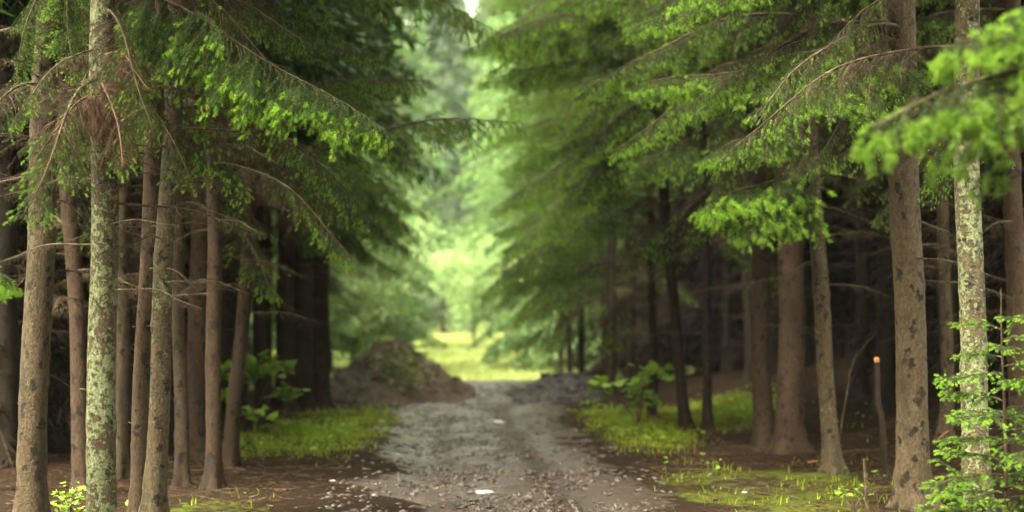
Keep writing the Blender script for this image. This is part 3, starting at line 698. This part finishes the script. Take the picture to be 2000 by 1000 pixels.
for px, D, k, s, lab in ((925, 90, 1, .95, 'pale lime broad-leaved tree right of the blue-green spruce'), (1005, 97, 1, 1.1, 'pale lime broad-leaved tree over the bright clearing'),
                         (1075, 70, 1, .9, 'low bright leafy tree behind the black trunks'), (1150, 64, 1, 1.0, 'low bright leafy tree farther right behind the black trunks'),
                         (690, 60, 1, .7, 'low pale leafy tree left of the mound'), (720, 72, 0, .9, 'pale leafy tree above the left slope of the mound')):
    x = (px-1000)/F*D
    t = empty('broadleaf_tree', (x, D, Hs(x, D))); tag(t, lab, 'tree', 'leafy trees at the clearing'); t.scale = (s, s, s)
    child('trunk', proto_tr[0][0], t, color=(0, .2, .9)).scale = (.8, .8, .32); child('crown', BC[k], t).rotation_euler = (0, 0, px)

# ------------------------------------------------------------------ earth mounds
def mound(name, cx, cy, ax, prof, depth, m, label, seed):
    """prof: ridge line (x, z) across the path; depth: half depth along the path"""
    nx, ny = 90, 60
    px = np.array([p[0] for p in prof]); pz = np.array([p[1] for p in prof])
    xs = np.linspace(px[0], px[-1], nx); v = np.linspace(-1, 1, ny)
    Xm, Vm = np.meshgrid(xs, v)
    ridge = np.interp(Xm, px, pz)
    k = np.ones(7)/7; rs = np.convolve(np.pad(ridge[0], 3, 'edge'), k, 'valid'); ridge = np.repeat(rs[None], ny, 0)
    Ym = cy+Vm*depth*(.45+.55*ridge/max(pz))+.3*lat(Xm, Vm*3, 1.5, seed)
    sh = np.maximum(0, 1-np.abs(Vm))**.9
    n1 = .10*lat(Xm*1.0, Ym, 3.1, seed+1)+.09*lat(Xm, Ym, 8, seed+2)+.05*lat(Xm, Ym, 19, seed+3)+np.random.default_rng(seed).normal(0, .02, Xm.shape)
    Zm = H(Xm, Ym)*.0+np.minimum(H(Xm, Ym), .1)-.08+ridge*sh*(1+n1)+n1*.8*sh
    mb = MB(); i = (np.arange(ny-1)[:, None]*nx+np.arange(nx-1)[None, :]).ravel()
    mb.quads(np.stack([Xm, Ym, Zm], -1).reshape(-1, 3), np.stack([i, i+1, i+1+nx, i+nx], -1))
    r = np.random.default_rng(seed+50); import bmesh
    bm = bmesh.new(); bmesh.ops.create_icosphere(bm, subdivisions=1, radius=1); bm.verts.ensure_lookup_table()
    cv = np.array([q.co[:] for q in bm.verts]); cf = np.array([[q.index for q in p.verts] for p in bm.faces]); bm.free()
    for _ in range(480):                                   # clods and stones in the heap
        a, b = int(r.integers(2, ny//2+6)), int(r.integers(3, nx-3)); sz = .012+.06*r.random()**3
        mb.tris(cv*(1+.25*r.normal(size=(len(cv), 1)))*sz*[1.2, 1, .7]+np.array([Xm[a, b], Ym[a, b], Zm[a, b]]), cf)
    o = single(name, mb, [m], label, 'dirt mound')
    return o
D0 = 44.
def mx(px): return (px-1000)/F*D0
def mz(py): return CAMZ-(py-650)/F*D0
prof = [(mx(a), mz(b)) for a, b in ((610, 780), (640, 748), (690, 712), (735, 676), (760, 670), (795, 676), (825, 698), (855, 718), (885, 738), (915, 758), (940, 780))]
mound('dirt_mound', 0, D0, 0, prof, 4.6, M_DIRT, 'tall brown dirt mound with a pointed top blocking the path', 3)
prof = [(mx(a), mz(b)) for a, b in ((970, 780), (1010, 758), (1050, 742), (1090, 732), (1130, 728), (1160, 740), (1190, 780))]
mound('dirt_mound', 0, 43.2, 0, prof, 2.6, M_DDIRT, 'low dark grey dirt bank at the right end of the path', 13)

# ------------------------------------------------------------------ stones, grass, weeds, litter
ico_v = None
def stone_verts(r, n, sub=1):
    import bmesh
    bm = bmesh.new(); bmesh.ops.create_icosphere(bm, subdivisions=sub, radius=1); bm.verts.ensure_lookup_table()
    v = np.array([q.co[:] for q in bm.verts]); f = np.array([[q.index for q in p.verts] for p in bm.faces]); bm.free(); return v, f
sv, sf = stone_verts(rng, 1, 1)
def stones(name, xy, size, m, label=None, seed=0, kind='stuff', sub=None):
    r = np.random.default_rng(seed); n = len(xy); mb = MB()
    v = np.repeat(sv[None], n, 0)
    v = v*(1+.22*r.normal(size=(n, len(sv), 1)))
    sc = size[:, None]*np.stack([r.uniform(.7, 1.5, n), r.uniform(.7, 1.3, n), r.uniform(.3, .65, n)], -1)
    v = v*sc[:, None]
    a = r.random(n)*6.28; c, s = np.cos(a)[:, None], np.sin(a)[:, None]
    x = v[..., 0]*c-v[..., 1]*s; y = v[..., 0]*s+v[..., 1]*c
    z = v[..., 2]+(H(xy[:, 0], xy[:, 1])+sc[:, 2]*.15)[:, None]
    V = np.stack([x+xy[:, 0:1], y+xy[:, 1:2], z], -1).reshape(-1, 3)
    mb.tris(V, (sf[None]+np.arange(n)[:, None, None]*len(sv)).reshape(-1, 3))
    return single(name, mb, [m], kind=kind, label=label)
n = 26000
yy = 11+34*rng.random(n)**1.3; xx = path_x(yy)+rng.normal(0, .62, n)*path_w(yy)
k = (np.abs(xx-path_x(yy)) < 1.25*path_w(yy)) & (rng.random(n) < .18+.82*smooth(-.25, .35, lat(xx, yy*.6, 2.6, 61))); xx, yy = xx[k], yy[k]; n = len(xx)
stones('gravel', np.stack([xx, yy], -1), .007+.040*rng.random(n)**3.6, M_STONE, 'wet grey gravel strewn over the path', 1)
n = 60
yy = 12+30*rng.random(n)**1.3; xx = path_x(yy)+rng.normal(0, .9, n)*path_w(yy)
stones('pebbles', np.stack([xx, yy], -1), .012+.02*rng.random(n), M_STONE, 'scattered pale pebbles on the path', 2)
big = [(945, 962, .075, 'flat white stone lying in the middle of the near path', 'flat'), (1455, 966, .026, 'small pale stone at the right edge of the path', ''),
       (1607, 971, .02, 'small pale stone beside the leaning trunk on the right', ''), (650, 940, .028, 'pale stone at the left edge of the near path', ''),
       (745, 824, .05, 'pale stone in the middle distance left of centre', ''), (975, 826, .09, 'pale stone on the path before the dirt mound', '')]
sv, sf = stone_verts(rng, 1, 2)
for k, (px, py, sz, lab, fl) in enumerate(big):
    D = 1.5*F/(py-650); x = (px-1000)/F*D
    r = np.random.default_rng(900+k); mb = MB()
    v = sv*(1+.10*r.normal(size=(len(sv), 1)))*np.array([1.2, .9, .35])*sz
    mb.tris(v, sf); single('stone', mb, [M_PALE], lab, 'stone', 'pale stones on the path', loc=(x, D, Hs(x, D)+sz*.15))

def blades(n, seed, area, hgt, wd, m, name, label, dens_fn):
    r = np.random.default_rng(seed)
    x = r.uniform(area[0], area[1], n*4); y = r.uniform(area[2], area[3], n*4)
    k = r.random(n*4) < dens_fn(x, y); x, y = x[k][:n], y[k][:n]; n = len(x)
    z = H(x, y); a = r.random(n)*6.28; h = hgt*(.25+.75*r.random(n)**2)*(.55+.45*smooth(-.3, .5, lat(x, y, 4.2, 77))); be = r.uniform(.15, .9, n)*h
    d = np.stack([np.cos(a), np.sin(a)], -1); s = np.stack([-d[:, 1], d[:, 0]], -1)*wd*.5*(.6+.8*r.random((n, 1)))
    def pt(f, w_):
        b = np.stack([x, y], -1)+d*(be*f*f)[:, None]
        return np.concatenate([b+s*w_, (z+h*(f-.25*f*f*be/h))[:, None]], 1), np.concatenate([b-s*w_, (z+h*(f-.25*f*f*be/h))[:, None]], 1)
    a0, a1 = pt(0, 1); b0, b1 = pt(.55, .85); c0, _ = pt(1, .0)
    V = np.stack([a0, a1, b1, b0, c0], 1).reshape(-1, 3); i = np.arange(n)[:, None]*5
    mb = MB(); mb.tris(V, np.concatenate([i+np.array([[0, 1, 2]]), i+np.array([[0, 2, 3]]), i+np.array([[3, 2, 4]])]))
    return single(name, mb, [m], label, kind='stuff')
def gden(x, y): return np.clip(zones(x, y)[1]-.12, 0, 1)**1.2*(.12+.88*(lat(x, y, 3.5, 40) > -.05))*(1-.88*smooth(22.5, 20.5, y))*(1-zones(x, y)[0]*.7)
blades(60000, 51, (-5.2, 5.5, 12.5, 44), .17, .009, M_GRASS, 'grass', 'bright green grass at both edges of the path', gden)
blades(40000, 52, (-9, 8, 49, 100), .30, .03, M_MEADOW, 'meadow_grass', 'sunlit grass of the clearing beyond the mound', lambda x, y: np.full(len(x), .9))
def leaves(n, seed, pts_fn, size, m, name, label, kind='stuff', mats=None):
    r = np.random.default_rng(seed); p = pts_fn(r, n); n = len(p)
    u = nrm(r.normal(size=(n, 3))*np.array([1, 1, .35])); v = nrm(np.cross(u, r.normal(size=(n, 3))*.4+np.array([0, 0, 1])))
    l = size*(.5+.9*r.random((n, 1))); w_ = np.cross(u, v)*l*.12
    V = np.stack([p, p+u*l*.35+v*l*.4+w_, p+u*l*.75+v*l*.3+w_, p+u*l, p+u*l*.75-v*l*.3+w_, p+u*l*.35-v*l*.4+w_], 1).reshape(-1, 3)
    i = np.arange(n)[:, None]*6
    mb = MB(); mb.quads(V, np.concatenate([i+np.array([[0, 1, 2, 3]]), i+np.array([[0, 3, 4, 5]])]))
    return mb
def cover_pts(r, n):
    x = r.uniform(-5, 5.4, n*5); y = r.uniform(14, 44, n*5); k = r.random(n*5) < gden(x, y)*(lat(x, y, 1.7, 44) > .05)
    x, y = x[k][:n], y[k][:n]; return np.stack([x, y, H(x, y)+.04+.16*r.random(len(x))], -1)
single('ground_cover', leaves(9000, 61, cover_pts, .06, None, '', ''), [M_BROAD], 'low leafy weeds among the grass by the path', kind='stuff')
def mound_pts(r, n):
    a = r.normal(size=(n, 2)); px = 785+a[:, 0]*28; py = 718+a[:, 1]*17+.25*(px-785)
    D = 42.6-(py-700)*.028; return np.stack([(px-1000)/F*D, D-.55+.0*px, CAMZ-(py-650)/F*D+.06], -1)
single('weeds', leaves(420, 62, mound_pts, .11, None, '', ''), [M_WEED], 'dusty green weeds growing on the face of the dirt mound', kind='stuff')

# needle litter, dead twigs
r = np.random.default_rng(71); n = 16000
x = r.uniform(-6, 6.5, n); y = r.uniform(12.5, 36, n); k = np.abs(x-path_x(y)) > 1.7; x, y = x[k], y[k]; n = len(x)
a = r.random(n)*6.28; L = .03+.35*r.random(n)**4
p0 = np.stack([x, y, H(x, y)+.006], -1); d = np.stack([np.cos(a), np.sin(a), r.normal(0, .12, n)+.05], -1)*L[:, None]
mb = MB(); prisms(mb, p0, p0+d, .002+.005*r.random(n), np.full(n, .0015), r, 0)
prisms(mb, p0[::3]+[0.11, .07, 0], p0[::3]+[0.11, .07, 0]+d[::3][:, [1, 0, 2]]*1.6, .003+.008*r.random(len(p0[::3])), np.full(len(p0[::3]), .002), r, 1)
single('litter', mb, [M_LITTER, M_TWIG], 'reddish brown twigs and needle litter on the forest floor', kind='stuff')

# broad-leaved saplings
def sapling(label, px, py, stems, leafn, D, seed, clusters, ls=.16):
    r = np.random.default_rng(seed); x = (px-1000)/F*D; z = Hs(x, D)
    t = empty('sapling', (x, D, z)); tag(t, label, 'sapling', 'broad-leaved saplings by the path')
    mb = MB(); P0 = []
    for (cx, cy, rad, nl) in clusters:
        c = np.array(P(cx, cy, D+r.uniform(-.3, .3)))-np.array([x, D, z])
        s = np.linspace(0, 1, 7)[:, None]; pl = c[None]*s*np.array([1, 1, 0])[None]+c[None]*np.array([0, 0, 1])*(s**.6)
        tube(mb, pl, np.linspace(.010, .003, 7), 5)
        rw = rad/F*D
        q = c+r.normal(size=(nl, 3))*np.array([rw, rw*.8, rw*.55]); P0.append(q)
        prisms(mb, np.repeat(c[None], nl, 0), q, np.full(nl, .003), np.full(nl, .0015), r)
    child('stem', mb.data('stem', [M_TWIG]), t)
    pts = np.concatenate(P0)
    child('leaves', leaves(len(pts), seed+1, lambda r_, n_: pts, ls, None, '', '').data('leaves', [M_BROAD]), t)
sapling('broad-leaved sapling with bright leaves beside the left trunk cluster', 492, 800, 0, 0, 28.5, 1, [(520, 712, 17, 42), (495, 730, 12, 22), (545, 708, 12, 22), (562, 766, 13, 30), (475, 735, 8, 12)])
sapling('small leafy sapling showing between the dark leaning trunks on the left', 437, 850, 0, 0, 26, 3, [(437, 720, 8, 16), (434, 770, 8, 14), (465, 805, 10, 14), (500, 812, 12, 16)])
sapling('thin leafy sapling in front of the dark trunks on the right', 1245, 800, 0, 0, 30, 5, [(1172, 750, 16, 26), (1240, 755, 14, 24), (1268, 725, 14, 22), (1255, 780, 10, 14), (1300, 722, 12, 10)])
sapling('tiny leafy seedling at the foot of the stout right trunk', 1668, 985, 0, 0, 15.8, 7, [(1660, 955, 16, 10), (1690, 962, 14, 8), (1640, 965, 10, 5)], .055)

sapling('low green plant between the two leftmost trunks', 134, 1005, 0, 0, 15.4, 9, [(128, 962, 12, 22), (145, 972, 12, 20), (118, 985, 12, 18), (138, 990, 14, 24), (150, 950, 8, 8)], .045)
# dead branches lying on the floor
for k, (px, D, a) in enumerate(((330, 17.5, .4), (520, 17.0, 2.6), (600, 18.8, .2), (180, 21, 1.0), (480, 20.5, 3.0), (1440, 17.5, .3), (1560, 17.0, 2.7), (1400, 20.5, 2.9), (1690, 19.5, .5), (1660, 17.6, .2), (1850, 18.5, 2.4), (1730, 22, 2.9))):
    x = (px-1000)/F*D; o = bpy.data.objects.new('fallen_branch', B['dead%d' % (k % 4)]); COL.objects.link(o)
    sx = .35+.05*(k % 5); dx, dy = math.cos(a)*2.2*sx, math.sin(a)*2.2*sx
    o.location = (x, D, Hs(x, D)+.03); o.rotation_euler = (1.4+k, math.atan2(Hs(x, D)-Hs(x+dx, D+dy), 2.2*sx), a); o.scale = (sx, sx, sx*.8)
    tag(o, 'bare grey fallen branch lying on the needle-strewn forest floor', 'branch', 'fallen branches on the forest floor')
# stakes, sticks and a stump
def stick(name, label, pts, r0, r1, cat, m=M_TWIG, cut=False, sides=8):
    pts = np.array([list(p) for p in pts]); k = np.linspace(0, len(pts)-1, 10); pl = np.stack([np.interp(k, np.arange(len(pts)), pts[:, c]) for c in range(3)], -1)
    pl[1:-1] += np.random.default_rng(len(label)).normal(0, r0*.25, (8, 3))
    base = pl[0].copy(); t = empty(name, base); tag(t, label, cat)
    mb = MB(); tube(mb, pl-base, np.linspace(r0, r1, 10), sides); child('stem' if cut else 'wood', mb.data('stem', [m]), t, color=(.0, .8, .45))
    if cut:
        mb = MB(); d = nrm(pl[-1]-pl[-2]); tube(mb, np.stack([pl[-1]-base-d*.03, pl[-1]-base+d*.012, pl[-1]-base+d*.02]), np.array([r1*1.06, r1*1.08, r1*.6]), sides); child('cut_top', mb.data('cut_top', [M_CUT]), t)
D = 19.
def G(px, D): 
    x = (px-1000)/F*D; return Vector((x, D, Hs(x, D)-.03))
stick('cut_sapling', 'thin dark cut stem with an orange sawn top between right trunks', [G(1735, 19), P(1716, 800, 19), P(1712, 702, 19)], .035, .026, 'stump', M_BARK, True)
stick('broken_stick', 'upright broken stick at the foot of the stout right trunk', [G(1698, 14.6), P(1690, 960, 14.6), P(1688, 896, 14.6)], .014, .010, 'stick')
stick('bent_twig', 'dark bent twig lying beside the upright broken stick', [G(1720, 14.4), P(1712, 962, 14.4), P(1678, 955, 14.4)], .008, .004, 'stick')
stick('fallen_branch', 'reddish bare branch leaning up from the slope between right trunks', [G(1630, 21.5), P(1665, 700, 21.5), P(1715, 648, 21.5)], .011, .004, 'branch')
stick('wood_splinter', 'orange splinter of wood on the slope right of the stout trunk', [P(1832, 858, 17.8), P(1842, 848, 17.8), P(1853, 842, 17.8)], .007, .005, 'splinter', M_CUT)
stick('wood_chip', 'orange broken chip at the foot of the leaning right trunk', [P(1578, 904, 20.5), P(1590, 901, 20.5), P(1598, 899, 20.5)], .012, .006, 'splinter', M_CUT)

# ------------------------------------------------------------------ misty air
HAZE = 0.0002
mb = MB(); x0, x1, y0, y1, z0, z1 = -220, 220, -30, 330, -3, 75
v = np.array([[a, b, c] for a in (x0, x1) for b in (y0, y1) for c in (z0, z1)], float)
mb.quads(v, np.array([[0, 1, 3, 2], [4, 6, 7, 5], [0, 4, 5, 1], [2, 3, 7, 6], [0, 2, 6, 4], [1, 5, 7, 3]]))
m, n_, N, Lk = mat('misty_air'); vp = N('VolumePrincipled'); vp.inputs['Color'].default_value = (.93, .98, .95, 1); vp.inputs['Density'].default_value = HAZE; vp.inputs['Anisotropy'].default_value = .2
o_ = N('OutputMaterial'); Lk(vp.outputs[0], o_.inputs['Volume'])
if HAZE: single('haze', mb, [m], kind='stuff', smooth=False)
